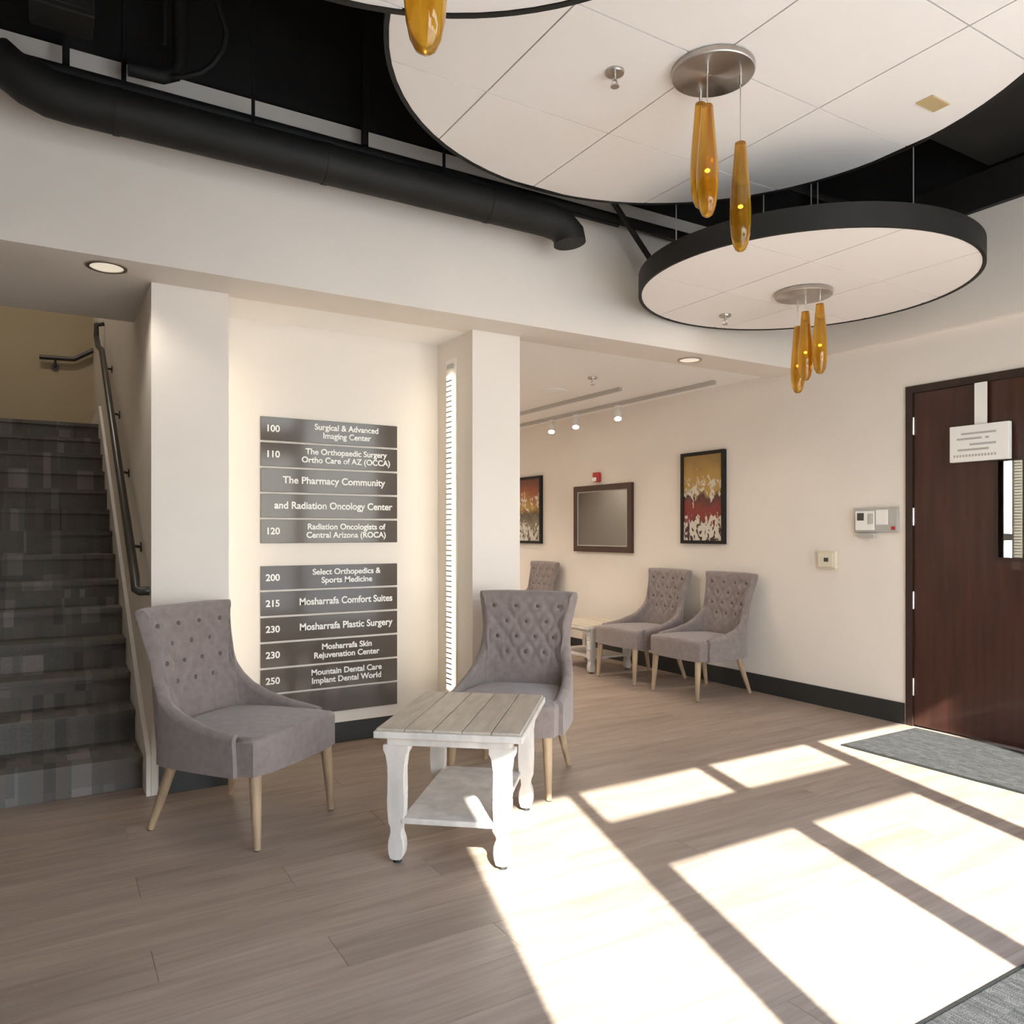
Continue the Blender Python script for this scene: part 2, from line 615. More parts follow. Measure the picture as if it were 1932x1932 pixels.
# bulkhead over the openings, its soffit runs back to the piers; stairs side runs deeper
struct('wall_far', boxes((XL - T, XR, YB, 4.05, ZS, 3.24)), 'wall', None)
struct('ceiling_soffit', boxes((-1.0, 0.43, 4.05, 4.82, ZS, 2.6)), 'soffit')
struct('ceiling_waiting', boxes((2.1, XR, 4.05, 10.1, 2.425, 2.6)), 'ceiling_white')
struct('wall_pier_1', boxes((0.43, 0.775, 4.0, 4.62, 0, ZS), (0.43, 0.56, 4.62, 9.0, 0, 5.0)), 'wall')
struct('wall_niche', boxes((0.775, 2.11, 4.43, 4.62, 0.122, ZS), (0.775, 2.11, 4.47, 4.62, 0, 0.122)), 'wall')
struct('wall_pier_2', boxes((2.11, 2.43, 3.97, 4.62, 0, ZS)), 'wall')
struct('ceiling_niche', boxes((0.56, 2.43, 4.05, 4.62, ZS, 2.55)), 'ceiling_white')  # strip glow put into its colour: whiter than the bulkhead soffit
struct('wall_waiting_left', boxes((2.1, 2.2, 4.62, 10.1, 0, 2.425)), 'wall')
struct('wall_waiting_end', boxes((2.1, XR, 10.1, 10.25, 0, 2.6)), 'wall')
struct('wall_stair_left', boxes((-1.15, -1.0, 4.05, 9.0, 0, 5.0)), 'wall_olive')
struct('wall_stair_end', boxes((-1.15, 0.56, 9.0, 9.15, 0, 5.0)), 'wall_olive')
struct('wall_stair_header', boxes((-1.15, 0.56, 4.05, 4.12, 2.6, 5.0)), 'wall')
struct('ceiling_stair', boxes((-1.15, 0.56, 4.05, 9.15, 5.0, 5.1)), 'soffit')
# black open plenum
struct('ceiling', boxes((XL - T, XR + T, YN - T, 4.2, 4.25, 4.4)), 'black_deck')
struct('wall_plenum_far', boxes((XL - T, XR + T, 3.80, 4.0, 3.24, 4.25)), 'black_deck')
struct('wall_plenum_right', boxes((XR, XR + T, YN, 3.80, 3.32, 4.25)), 'black_deck')
struct('wall_plenum_left', boxes((XL - T, XL, YN, 3.80, 3.24, 4.25)), 'black_deck')
# baseboards
struct('baseboard_right', boxes((XR - 0.014, XR, DY1 + 0.012, 10.1, 0, 0.135)), 'baseboard')
struct('baseboard_pier_1', boxes((0.462, 0.775, 3.986, 4.0, 0, 0.135)), 'baseboard')
struct('baseboard_niche', boxes((0.775, 2.098, 4.455, 4.47, 0, 0.122)), 'baseboard')
struct('baseboard_pier_2', boxes((2.096, 2.43, 3.956, 3.97, 0, 0.12), (2.096, 2.11, 3.97, 4.455, 0, 0.12)), 'baseboard')
struct('baseboard_left', boxes((XL, XL + 0.014, YN, 4.05, 0, 0.135)), 'baseboard')

# storefront behind the camera: openings match the light on the floor
WT = 0.05
panes = [(0.355, 0.965, 0.10, 2.79), (1.075, 1.79, 0.25, 2.185), (1.885, 2.64, 0.25, 2.185), (1.005, 1.79, 2.47, 2.79),
         (1.855, 2.645, 2.47, 2.79), (2.735, 3.70, 0.10, 2.79)]
bm = bmesh.new()
xs = sorted({XL - T, XR + T} | {p[0] for p in panes} | {p[1] for p in panes})
for x0, x1 in zip(xs[:-1], xs[1:]):
    zz = sorted([(p[2], p[3]) for p in panes if p[0] <= x0 + 1e-6 and p[1] >= x1 - 1e-6])
    z = 0.0
    for a, b in zz + [(4.25, 4.25)]:
        if a - z > 1e-4:
            box(bm, x0, x1, YN - WT, YN, z, a)
        z = b
struct('wall_near', bm, 'wall')
for i, (a, b, c, d) in enumerate(panes):
    yc = YN - 0.025
    bm = boxes((a, a + .012, yc - .02, yc + .02, c, d), (b - .012, b, yc - .02, yc + .02, c, d),
               (a + .012, b - .012, yc - .02, yc + .02, c, c + .012), (a + .012, b - .012, yc - .02, yc + .02, d - .012, d))
    fr = struct('window_%d' % (i + 1), bm, 'window_frame')
    obj('pane', boxes((a + .012, b - .012, yc - .004, yc + .004, c + .012, d - .012)), 'window_glass', fr)
struct('sidewalk', boxes((-30, 34, -40, YN - WT - .001, -0.3, -0.02)), 'sidewalk', 'pale concrete pavement outside the storefront', 'pavement')

# ------------------------------------------------------------------ wooden door
dr = struct('door_1', boxes((XR - .012, XR + .1, DY1 - .045, DY1, 0, DZ), (XR - .012, XR + .1, DY0, DY0 + .045, 0, DZ),
                            (XR - .012, XR + .1, DY0 + .045, DY1 - .045, DZ - .045, DZ)), 'door_frame',
            'dark mahogany door with narrow glass lite beside the grey mat', 'door')
lY0, lY1, lZ0, lZ1 = 2.27, 2.405, 1.085, 1.645
xa, xb = XR + 0.004, XR + 0.05
la, lb = DY0 + .048, DY1 - .048
obj('door_leaf', boxes((xa, xb, la, lY0, .008, DZ - .048), (xa, xb, lY1, lb, .008, DZ - .048),
                       (xa, xb, lY0, lY1, .008, lZ0), (xa, xb, lY0, lY1, lZ1, DZ - .048)), 'dark_wood', dr)
lt = obj('lite_frame', boxes((xa - .008, xb + .008, lY0 - .02, lY0, lZ0 - .02, lZ1 + .02), (xa - .008, xb + .008, lY1, lY1 + .02, lZ0 - .02, lZ1 + .02),
                             (xa - .008, xb + .008, lY0, lY1, lZ0 - .02, lZ0), (xa - .008, xb + .008, lY0, lY1, lZ1, lZ1 + .02)), 'door_frame', dr)
obj('pane', boxes((xa + .02, xa + .026, lY0, lY1, lZ0, lZ1)), 'window_glass', lt)
for z in (1.905, 1.33, 0.80, 0.25):
    bm = bmesh.new()
    tube(bm, [(XR - .002, lb + .002, z - .055), (XR - .002, lb + .002, z + .055)], 0.009, 10)
    obj('hinge', bm, 'chrome', dr, smooth=True)
# room beyond the door: a plain passage with its own pale wall
struct('floor_passage', boxes((XR + .2, 6.3, .1, 4.7, -.12, -.004)), 'floor_wood')
struct('wall_passage', boxes((6.2, 6.3, 0.2, 3.06, 0, 2.6), (6.2, 6.3, 3.118, 4.6, 0, 2.6), (6.2, 6.3, 3.06, 3.118, 0, .3), (6.2, 6.3, 3.06, 3.118, 1.17, 1.22),
                             (6.2, 6.3, 3.06, 3.118, 2.2, 2.6), (XR + T, 6.3, 4.6, 4.7, 0, 2.6), (XR + T, 6.3, .1, .2, 0, 2.6), (XR + T, 6.3, .1, 4.7, 2.6, 2.7)), 'wall')

# sign hanging on a strap over the door top
hs = thing('hanging_sign', 'white notice box hanging on a strap over the dark door', 'sign', (XR - .02, 2.49, 1.65))
obj('sign_board', bbox(-.03, .004, -.17, .17, 0, .215, .004), 'white_plastic', hs)
obj('strap', boxes((-.006, .002, -.035, .035, .215, .462)), 'white_plastic', hs)
bm = bmesh.new()
for zz, a, b in ((.165, -.10, .10), (.135, -.125, .02), (.135, .04, .06), (.10, -.05, .10), (.07, -.12, .06)):
    box(bm, -.0312, -.0302, -b, -a, zz - .006, zz + .006)
for k in range(14):
    box(bm, -.0312, -.0302, .145 - k * .018 - .011, .145 - k * .018, .028, .042)
obj('print_lines', bm, 'grey_ink', hs)

# ------------------------------------------------------------------ stairs
st = thing('staircase', 'dark plaid carpeted stairs with white skirt board going up', 'stairs', (0, 0, 0))
RH, TD, Y0S, NS = 0.155, 0.265, 4.25, 14
for k in range(1, NS + 1):
    ya = Y0S + (k - 1) * TD - (0.09 if k == 1 else 0)
    yb = Y0S + k * TD + .02 if k < NS else 8.93
    zt = RH * k
    zb = 0.001 if k < 3 else zt - RH - .12
    bm = boxes((-0.995, 0.408, ya, yb, zb, zt - .03))
    box(bm, -0.995, 0.408, ya - .022, yb, zt - .03, zt)
    obj('step', bm, 'stair_carpet', st)
sl = RH / TD
poly = [(4.0, 0.0), (4.0, 0.19), (4.10, 0.19 + .10 * sl), (Y0S, RH + .16), (Y0S + 13 * TD, RH * 14 + .16), (8.93, RH * 14 + .16), (8.93, RH * 14 - .1),
        (Y0S + 13 * TD, RH * 14 - .2), (Y0S + .3, 0.0)]
bm = bmesh.new()
prism(bm, poly, 0.409, 0.429, 'x')
obj('skirt_board', bm, 'white_trim', st)

hr = thing('handrail', 'dark metal handrail climbing the wall beside the carpeted stairs', 'handrail', (0.43, 4.0, 0.95))
def hp(y, z, x=-.06):
    return (x, y - 4.0, z - 0.95)
bm = bmesh.new()
tube(bm, [hp(4.045, .955, -.005), hp(4.045, .955, -.045), hp(4.06, .965), hp(4.10, 1.02), hp(6.55, 2.585), hp(7.0, 2.70), hp(7.25, 2.83), hp(7.25, 2.93), hp(7.25, 2.95, -.005)], 0.021, 12)
obj('rail', bm, 'rail', hr, smooth=True)
for yy in (4.42, 5.08, 5.75, 6.4):
    zz = .99 + (yy - 4.05) * (2.585 - .99) / 2.5
    bm = bmesh.new()
    tube(bm, [hp(yy, zz - .02), hp(yy, zz - .06, -.055), hp(yy, zz - .07, -.003)], 0.008, 8)
    lathe(bm, [(.026, 0), (.026, .006)], 14)
    for v in bm.verts[-28:]:
        v.co = Vector((-.001 - v.co.z, yy - 4.0 + v.co.x, zz - .07 - .95 + v.co.y))
    obj('bracket', bm, 'rail', hr, smooth=True)
h2 = thing('handrail', 'short dark handrail bending upward on the landing end wall', 'handrail', (0.1, 9.0, 2.9))
bm = bmesh.new()
tube(bm, [(-.135, -.06, .045), (.16, -.06, .055), (.42, -.06, .22), (.445, -.06, .235)], 0.022, 12)
obj('rail', bm, 'rail', h2, smooth=True)
bm = bmesh.new()
tube(bm, [(0, -.06, .04), (0, -.05, -.02), (0, -.002, -.03)], 0.012, 8)
tube(bm, [(0, -.012, -.03), (0, -.001, -.03)], 0.035, 14)
obj('bracket', bm, 'rail', h2, smooth=True)

# ------------------------------------------------------------------ directory sign
def text_mesh(name, body, size, m, parent, loc, align='CENTER', width=None):
    cu = D.curves.new(name, 'FONT')
    cu.body = body
    cu.size = size
    cu.align_x = align
    cu.align_y = 'CENTER'
    cu.extrude = 0.0008
    cu.offset = size * 0.022
    cu.space_line = 1.02
    tmp = D.objects.new(name, cu)
    C.objects.link(tmp)
    bpy.context.view_layer.update()
    dg = bpy.context.evaluated_depsgraph_get()
    me = D.meshes.new_from_object(tmp.evaluated_get(dg))
    D.objects.remove(tmp)
    if width:
        xs_ = [v.co.x for v in me.vertices]
        sp_ = max(xs_) - min(xs_)
        if sp_ > width:
            for v in me.vertices:
                v.co.x *= width / sp_
    me.materials.clear()
    me.materials.append(MATS[m])
    o = D.objects.new(name, me)
    C.objects.link(o)
    o.parent = parent
    o.location = loc
    o.rotation_euler = (math.pi / 2, 0, 0)
    return o

def directory(label, z0, z1, rows):
    xm = (1.025 + 1.832) / 2
    t = thing('directory_sign', label, 'sign', (xm, 4.43, z0))
    n = len(rows)
    ph = (z1 - z0) / n
    for i, (num, body) in enumerate(rows):
        zb = (n - 1 - i) * ph
        p = obj('name_plate', bbox(-.4035, .4035, -.012, 0, -ph / 2 + .006, ph / 2 - .006, .0015, 1), 'plate', t, (0, 0, zb + ph / 2))
        if num:
            text_mesh('suite_number', num, .052, 'lettering', p, (-.338, -.0132, 0), width=.10)
        if body:
            two = '\n' in body
            text_mesh('lettering', body, .047 if two else .056, 'lettering', p, (.09 if num else .02, -.0132, .002), width=.56 if num else .70)
    return t
directory('upper bronze directory plates reflecting the sky on the niche wall', 1.165, 1.880,
          [('100', 'Surgical & Advanced\nImaging Center'), ('110', 'The Orthopaedic Surgery\nOrtho Care of AZ (OCCA)'), ('', 'The Pharmacy Community'),
           ('', 'and Radiation Oncology Center'), ('120', 'Radiation Oncologists of\nCentral Arizona (ROCA)')])
directory('lower bronze directory plates on the niche wall behind the chairs', 0.185, 1.049,
          [('200', 'Select Orthopedics &\nSports Medicine'), ('215', 'Mosharrafa Comfort Suites'), ('230', 'Mosharrafa Plastic Surgery'),
           ('230', 'Mosharrafa Skin\nRejuvenation Center'), ('250', 'Mountain Dental Care\nImplant Dental World'), ('', '')])

# glowing vertical strips on the two cheeks of the niche
def strip(label, x, sgn):
    t = thing('led_strip', label, 'light', (x, 4.235, 0.28))
    obj('channel', boxes((0, sgn * .006, -.07, .07, -.03, 2.0)) if sgn > 0 else boxes((-.006, 0, -.07, .07, -.03, 2.0)), 'white_trim', t)
    a, b = (.006, .018) if sgn > 0 else (-.018, -.006)
    obj('diffuser', boxes((a, b, -.036, .036, 0, 1.90)), 'led', t)
    bm = bmesh.new()
    c, d = (.018, .021) if sgn > 0 else (-.021, -.018)
    for k in range(60):
        box(bm, c, d, -.036, .036, .03 + k * .031, .041 + k * .031)
    g = obj('ribs', bm, 'grey_plastic', t)
    g['kind'] = 'stuff'
    obj('end_clip', boxes((a, b, -.035, .035, 1.935, 1.965)), 'grey_plastic', t)
strip('glowing ribbed light strip on the cheek right of the directory', 2.11, -1)
strip('light strip hidden on the cheek left of the directory', 0.775, 1)

# ------------------------------------------------------------------ tufted chairs
def interp(x, pts):
    if x <= pts[0][0]:
        return pts[0][1]
    for (a, va), (b, vb) in zip(pts[:-1], pts[1:]):
        if x <= b:
            t = (x - a) / (b - a)
            t = t * t * (3 - 2 * t) if False else t
            return va + (vb - va) * t
    return pts[-1][1]

BTN = []
for r_, zz in enumerate((.835, .755, .675, .595)):
    for yy in ((-.159, -.053, .053, .159) if r_ % 2 == 0 else (-.106, 0, .106)):
        BTN.append((yy, zz))

def chair_shell():
    half = [(0, -.285), (.06, -.285), (.12, -.283), (.18, -.276), (.225, -.258), (.255, -.23), (.272, -.19), (.281, -.14), (.287, -.08),
            (.291, -.01), (.293, .06), (.294, .13), (.294, .20)]
    # resample: dense columns
    L = [0]
    for a, b in zip(half[:-1], half[1:]):
        L.append(L[-1] + math.hypot(b[0] - a[0], b[1] - a[1]))
    n = 76
    side = []
    for i in range(n + 1):
        s = L[-1] * i / n
        yy = interp(s, list(zip(L, [h[0] for h in half])))
        xx = interp(s, list(zip(L, [h[1] for h in half])))
        side.append((xx, yy, s))
    s0 = L[4] - .006
    ztab = [(0, .920), (.5 * s0, .920), (s0, .916), (s0 + .010, .895), (s0 + .020, .835), (s0 + .030, .760), (s0 + .042, .690), (s0 + .058, .632), (s0 + .085, .585),
            (s0 + .13, .543), (s0 + .20, .508), (s0 + .32, .474), (L[-1], .450)]
    cols = [(x, -y, s) for x, y, s in side[:0:-1]] + side
    M_ = 34
    ysc = [(.28, 1.0), (.45, .99), (.56, .965), (.64, .955), (.72, .985), (.80, 1.075), (.87, 1.185), (.93, 1.30)]
    def place(x, y, z):
        lean = .085 * max(0, (z - .32) / .61) ** 1.25
        return Vector((x - lean, y * interp(z, ysc), z))
    th = .052
    bm = bmesh.new()
    grid = []
    N = len(cols)
    for i, (x, y, s) in enumerate(cols):
        a = cols[max(0, i - 1)]
        b = cols[min(N - 1, i + 1)]
        tx, ty = b[0] - a[0], b[1] - a[1]
        l = math.hypot(tx, ty)
        nx, ny = -ty / l, tx / l          # inward
        if nx * (0.05 - x) + ny * (0 - y) < 0:
            nx, ny = -nx, -ny
        zt = interp(s, ztab)
        colv = []
        for j in range(M_ + 1):           # outer, bottom to top
            z = .285 + (zt - .03 - .285) * j / M_
            colv.append(place(x, y, z))
        for k in range(1, 4):             # rounded top
            an = math.pi * k / 4
            o_ = th / 2 * (1 - math.cos(an))
            colv.append(place(x + nx * o_, y + ny * o_, zt - .03 + .028 * math.sin(an)))
        for j in range(M_, -1, -1):       # inner, top to bottom
            z = .285 + (zt - .03 - .285) * j / M_
            xi, yi = x + nx * th, y + ny * th
            d = 0
            if abs(y) < .275 and .50 < z < .905 and abs(nx) > .35:
                U = (yi - .053) / .106
                V = (z - .755) / .16
                p_, q_ = U + V, U - V
                fade = min(1, (z - .50) / .06) * min(1, (.905 - z) / .04) * min(1, (.275 - abs(y)) / .05)
                puff = (abs(math.sin(math.pi * p_)) * abs(math.sin(math.pi * q_))) ** .45
                d = (.026 * puff - .015) * fade
                for by, bz in BTN:
                    rr = (yi - by) ** 2 + (z - bz) ** 2
                    d -= .026 * math.exp(-rr / (.018 ** 2)) * fade
            colv.append(place(xi + nx * d, yi + ny * d, z))
        grid.append([bm.verts.new(v) for v in colv])
    for i in range(N - 1):
        for j in range(len(grid[0]) - 1):
            bm.faces.new((grid[i][j], grid[i + 1][j], grid[i + 1][j + 1], grid[i][j + 1]))
        bm.faces.new((grid[i][-1], grid[i + 1][-1], grid[i + 1][0], grid[i][0]))
    bm.faces.new(grid[0])
    bm.faces.new(grid[-1][::-1])
    def inner_pt(y, z):
        return place(-.285 + th + (.012 if abs(y) < .15 else .02) - .022, y / 1.0, z)
    return bm, inner_pt

def make_chair(label):
    t = thing('tufted_chair', label, 'chair')
    bm, ip = chair_shell()
    obj('backrest', bm, 'fabric', t, smooth=True, angle=75)
    # seat cushion: narrower between the arms, full width at the front
    poly = [(-.235, -.19), (-.16, -.228), (.10, -.237), (.185, -.239), (.195, -.272), (.272, -.266), (.292, -.19), (.300, 0),
            (.292, .19), (.272, .266), (.195, .272), (.185, .239), (.10, .237), (-.16, .228), (-.235, .19)]
    bm = bmesh.new()
    prism(bm, poly, .290, .438)
    bmesh.ops.bevel(bm, geom=[e for e in bm.edges if abs(e.verts[0].co.z - e.verts[1].co.z) < 1e-5 and e.verts[0].co.z > .4], offset=.03, segments=5, profile=.6, affect='EDGES')
    bmesh.ops.triangulate(bm, faces=[f for f in bm.faces if len(f.verts) > 8])
    bmesh.ops.subdivide_edges(bm, edges=[e for e in bm.edges if e.calc_length() > .12], cuts=2, use_grid_fill=True)
    for v in bm.verts:
        if v.co.z > .43:
            v.co.z += .014 * max(0, 1 - (v.co.x - .04) ** 2 / .08 - v.co.y ** 2 / .07)
    obj('seat', bm, 'fabric', t, smooth=True, angle=60)
    btn = None
    for by, bz in BTN:
        p = ip(by, bz)
        if btn is None:
            bm = bmesh.new()
            bmesh.ops.create_uvsphere(bm, u_segments=8, v_segments=6, radius=.0125)
            for v in bm.verts:
                v.co.x *= .55
            btn = obj('button', bm, 'button_fabric', t, p, smooth=True)
        else:
            inst(btn, 'button', t, p)
    for sx, sy in ((1, 1), (1, -1), (-1, 1), (-1, -1)):
        bm = bmesh.new()
        if sx > 0:
            pts = [(.250, sy * .228, .298), (.260, sy * .234, .15), (.270, sy * .240, .004)]
        else:
            pts = [(-.205, sy * .185, .298), (-.245, sy * .207, .15), (-.288, sy * .230, .004)]
        tube(bm, pts, [.025, .020, .0135], 12)
        lg = obj('leg', bm, 'leg_wood', t, smooth=True)
        bm = bmesh.new()
        p = pts[-1]
        tube(bm, [(p[0], p[1], .0042), (p[0], p[1], .0002)], .012, 10)
        obj('glide', bm, 'baseboard', lg)
    return t

def rot_for(fx, fy):
    return math.atan2(fy, fx)
ch0 = make_chair('grey tufted chair angled in front of the carpeted stairs')
ch0.location = (.735, 3.455, 0)
ch0.rotation_euler = (0, 0, rot_for(.6, -.8))
ch0['group'] = 'tufted lobby chairs'
G = 'tufted lobby chairs'
copy_tree(ch0, (2.00, 3.335, 0), rot_for(-.71, -.70), 'grey tufted chair behind the whitewashed table by the light strip', G)
copy_tree(ch0, (4.315, 4.385, 0), math.pi, 'grey tufted chair against the wall under the red abstract picture', G)
copy_tree(ch0, (4.315, 5.09, 0), math.pi, 'grey tufted chair between the wall table and the chair nearest the door', G)
copy_tree(ch0, (4.315, 7.06, 0), math.pi, 'farthest grey tufted chair, only its back top showing beside the pier', G)

# ------------------------------------------------------------------ whitewashed tables
def make_table(label):
    t = thing('side_table', label, 'table')
    W, L, Ht = .56, .70, .505
    n = 5
    tp = obj('tabletop', bbox(-W / 2, W / 2, -L / 2, L / 2, Ht - .036, Ht - .010, .004), 'table_white', t)
    src = None
    pw = (W - .016) / n
    for k in range(n):
        yk = -W / 2 + .008 + pw * (k + .5)
        if src is None:
            src = obj('plank', bbox(-pw / 2 + .0014, pw / 2 - .0014, -L / 2 + .008, L / 2 - .008, -.0005, .010, .002, 1), 'table_plank', tp, (yk, 0, Ht - .010))
        else:
            inst(src, 'plank', tp, (yk, 0, Ht - .010))
    obj('apron', boxes((-.23, .23, -.335, -.315, Ht - .062, Ht - .036), (-.23, .23, .315, .335, Ht - .062, Ht - .036),
                       (-.235, -.215, -.315, .315, Ht - .062, Ht - .036), (.215, .235, -.315, .315, Ht - .062, Ht - .036)), 'table_white', t)
    half = [(.036, Ht - .062), (.050, Ht - .062), (.050, Ht - .085), (.036, Ht - .10), (.034, .36), (.029, .345), (.033, .325), (.034, .26), (.030, .245), (.032, .20), (.030, .150), (.018, .140),
            (.016, .118), (.024, .104), (.030, .085), (.032, .06), (.029, .035), (.022, .020), (.018, .014), (.0, .014)]
    prof = [(-a, z) for a, z in half] + [(a, z) for a, z in half[::-1][1:]]
    for sx in (-1, 1):
        for sy in (-1, 1):
            bm = bmesh.new()
            prism(bm, prof, -.024, .024, 'y')
            bmesh.ops.bevel(bm, geom=bm.edges[:], offset=.003, segments=1, affect='EDGES')
            lg = obj('leg', bm, 'table_white', t, (sx * .200, sy * .305, 0), smooth=False)
            bm = bmesh.new()
            tube(bm, [(0, 0, .0145), (0, 0, .0005)], .017, 12)
            obj('foot_pad', bm, 'baseboard', lg)
            bm = bmesh.new()
            prism(bm, [(0, 0), (-sy * .055, 0), (-sy * .035, -.03), (0, -.075)], -.012, .012, 'x')
            obj('corner_bracket', bm, 'table_white', lg, (0, -sy * .0242, Ht - .062))
    obj('shelf', bbox(-.180, .180, -.33, .33, .150, .172, .004), 'table_white', t)
    return t
tb = make_table('whitewashed side table with a plank top in the window light')
tb.location = (1.48, 2.83, 0)
tb.rotation_euler = (0, 0, math.radians(-40))
t2 = copy_tree(tb, (4.28, 5.78, 0), 0, 'low whitewashed side table against the wall between two tufted chairs')

t2.scale = (1.0, 1.0, 0.82)
# ------------------------------------------------------------------ mats
def matt(label, x0, x1, y0, y1):
    t = thing('floor_mat', label, 'mat', ((x0 + x1) / 2, (y0 + y1) / 2, 0))
    a, b = (x1 - x0) / 2, (y1 - y0) / 2
    obj('pile', bbox(-a + .012, a - .012, -b + .012, b - .012, .0005, .011, .003), 'mat_carpet', t)
    obj('edging', boxes((-a, a, -b, -b + .012, .0005, .007), (-a, a, b - .012, b, .0005, .007), (-a, -a + .012, -b + .012, b - .012, .0005, .007), (a - .012, a, -b + .012, b - .012, .0005, .007)), 'baseboard', t)
matt('grey ribbed entrance mat in front of the dark wooden door', 3.93, 4.665, 1.55, 2.87)
matt('grey ribbed entrance mat cut off at the bottom right corner', 1.15, 2.95, 0.10, 1.14)

# ------------------------------------------------------------------ pictures, mirror, wall devices
def framed(name, label, cat, y0, y1, z0, z1, fw, fm, im, inner=None):
    t = thing(name, label, cat, (XR, (y0 + y1) / 2, z0))
    a, h = (y1 - y0) / 2, z1 - z0
    obj('frame', boxes((-.035, -.001, -a, -a + fw, 0, h), (-.035, -.001, a - fw, a, 0, h), (-.035, -.001, -a + fw, a - fw, 0, fw), (-.035, -.001, -a + fw, a - fw, h - fw, h)), fm, t)
    c = obj(inner or 'canvas', boxes((-.022, -.002, -a + fw, a - fw, fw, h - fw)), im, t)
    return t
framed('picture', 'abstract picture of gold, red and white over the chairs', 'picture', 4.505, 5.005, 1.135, 1.905, .028, 'black', 'art_red')
framed('picture', 'abstract gold and white picture half hidden by the pier', 'picture', 7.22, 7.74, 1.105, 1.86, .030, 'black', 'art_gold')
mi = framed('wall_mirror', 'square mirror in a brown wooden frame on the far wall', 'mirror', 5.665, 6.59, 1.035, 1.70, .058, 'mirror_frame', 'mirror', 'mirror_glass')
a, h = (6.59 - 5.665) / 2, 1.70 - 1.035
f2 = .058
obj('inner_bead', boxes((-.030, -.022, -a + f2, -a + f2 + .012, f2, h - f2), (-.030, -.022, a - f2 - .012, a - f2, f2, h - f2),
                        (-.030, -.022, -a + f2 + .012, a - f2 - .012, f2, f2 + .01), (-.030, -.022, -a + f2 + .012, a - f2 - .012, h - f2 - .01, h - f2)), 'grey_plastic', mi)

fa = thing('fire_strobe', 'small red fire alarm strobe above the framed mirror', 'alarm', (XR, 6.21, 1.73))
obj('housing', bbox(-.045, -.001, -.042, .042, 0, .095, .006), 'red_plastic', fa)
obj('lens', bbox(-.062, -.045, -.03, .03, .005, .045, .006), 'white_plastic', fa)

th = thing('thermostat', 'ivory thermostat box on the wall left of the dark door', 'thermostat', (XR, 3.545, .975))
obj('housing', bbox(-.032, -.001, -.075, .075, 0, .125, .006), 'ivory_plastic', th)
obj('cover', bbox(-.040, -.032, -.060, .060, .012, .113, .004), 'ivory_plastic', th)
obj('window', boxes((-.0415, -.040, -.026, .010, .050, .078)), 'dark_screen', th)

kp = thing('entry_panel', 'grey alarm keypad panel beside the dark door frame', 'control panel', (XR, 3.17, 1.195))
obj('back_box', bbox(-.028, -.001, -.160, .155, .035, .198, .005), 'grey_plastic', kp)
obj('faceplate', bbox(-.036, -.028, .0, .14, .050, .178, .003), 'white_plastic', kp)
obj('screen', boxes((-.0375, -.036, .075, .125, .115, .165)), 'dark_screen', kp)
obj('side_cover', bbox(-.035, -.028, -.095, -.01, .085, .185, .003), 'white_plastic', kp)
kb = None
for k in range(3):
    q = (-.036, .040 - k * .014, .125)
    if kb is None:
        kb = obj('key', bbox(-.003, 0, -.005, .005, -.035, .035, .001, 1), 'grey_plastic', kp, q)
    else:
        inst(kb, 'key', kp, q)
obj('lock_tray', bbox(-.040, -.001, .0, .125, 0, .032, .003), 'grey_plastic', kp)
obj('indicator', boxes((-.031, -.028, -.145, -.118, .052, .074)), 'red_plastic', kp)

# ------------------------------------------------------------------ ceiling clouds
def clip(poly, c, r, n=72):
    out = poly
    for k in range(n):
        a = 2 * math.pi * (k + .5) / n
        nx, ny = math.cos(a), math.sin(a)
        d = r * math.cos(math.pi / n)
        res = []
        for i in range(len(out)):
            p, q = out[i], out[(i + 1) % len(out)]
            fp = (p[0] - c[0]) * nx + (p[1] - c[1]) * ny - d
            fq = (q[0] - c[0]) * nx + (q[1] - c[1]) * ny - d
            if fp <= 0:
                res.append(p)
            if (fp < 0 < fq) or (fq < 0 < fp):
                s = fp / (fp - fq)
                res.append((p[0] + s * (q[0] - p[0]), p[1] + s * (q[1] - p[1])))
        out = res
        if len(out) < 3:
            return None
    return out

def cloud(label, cx, cy, z, r, gx, gy, ts, fh, hang):
    t = thing('ceiling_cloud', label, 'ceiling panel', (cx, cy, z))
    bm = bmesh.new()
    lathe(bm, [(r, -.004), (r + .016, -.004), (r + .016, fh), (r, fh)], 96, capb=False, capt=False)
    vs = list(bm.verts)
    n = 96
    for k in range(n):
        bm.faces.new((vs[k], vs[(k + 1) % n], vs[3 * n + (k + 1) % n], vs[3 * n + k]))
    obj('rim', bm, 'black', t, smooth=True, angle=30)
    bm = bmesh.new()
    lathe(bm, [(r - .001, .016), (r - .001, .03)], 72)
    obj('backing', bm, 'black_gap', t)
    i0, i1 = math.floor((-r - gx) / ts) - 1, math.ceil((r - gx) / ts) + 1
    j0, j1 = math.floor((-r - gy) / ts) - 1, math.ceil((r - gy) / ts) + 1
    g = .0032
    for i in range(i0, i1):
        for j in range(j0, j1):
            x0, x1, y0, y1 = gx + i * ts + g, gx + (i + 1) * ts - g, gy + j * ts + g, gy + (j + 1) * ts - g
            p = clip([(x0, y0), (x1, y0), (x1, y1), (x0, y1)], (0, 0), r - .002)
            if not p:
                continue
            q = []
            for v in p:
                if not q or math.hypot(v[0] - q[-1][0], v[1] - q[-1][1]) > 1e-4:
                    q.append(v)
            ar = abs(sum(q[k][0] * q[(k + 1) % len(q)][1] - q[(k + 1) % len(q)][0] * q[k][1] for k in range(len(q)))) / 2
            if len(q) < 3 or ar < .002:
                continue
            bm = bmesh.new()
            prism(bm, q, 0, .0155)
            obj('ceiling_tile', bm, 'tile', t)
    for hx, hy_ in hang:
        bm = bmesh.new()
        tube(bm, [(hx, hy_, .03), (hx, hy_, 4.249 - z)], .004, 6)
        obj('hanger', bm, 'cable', t)
    return t
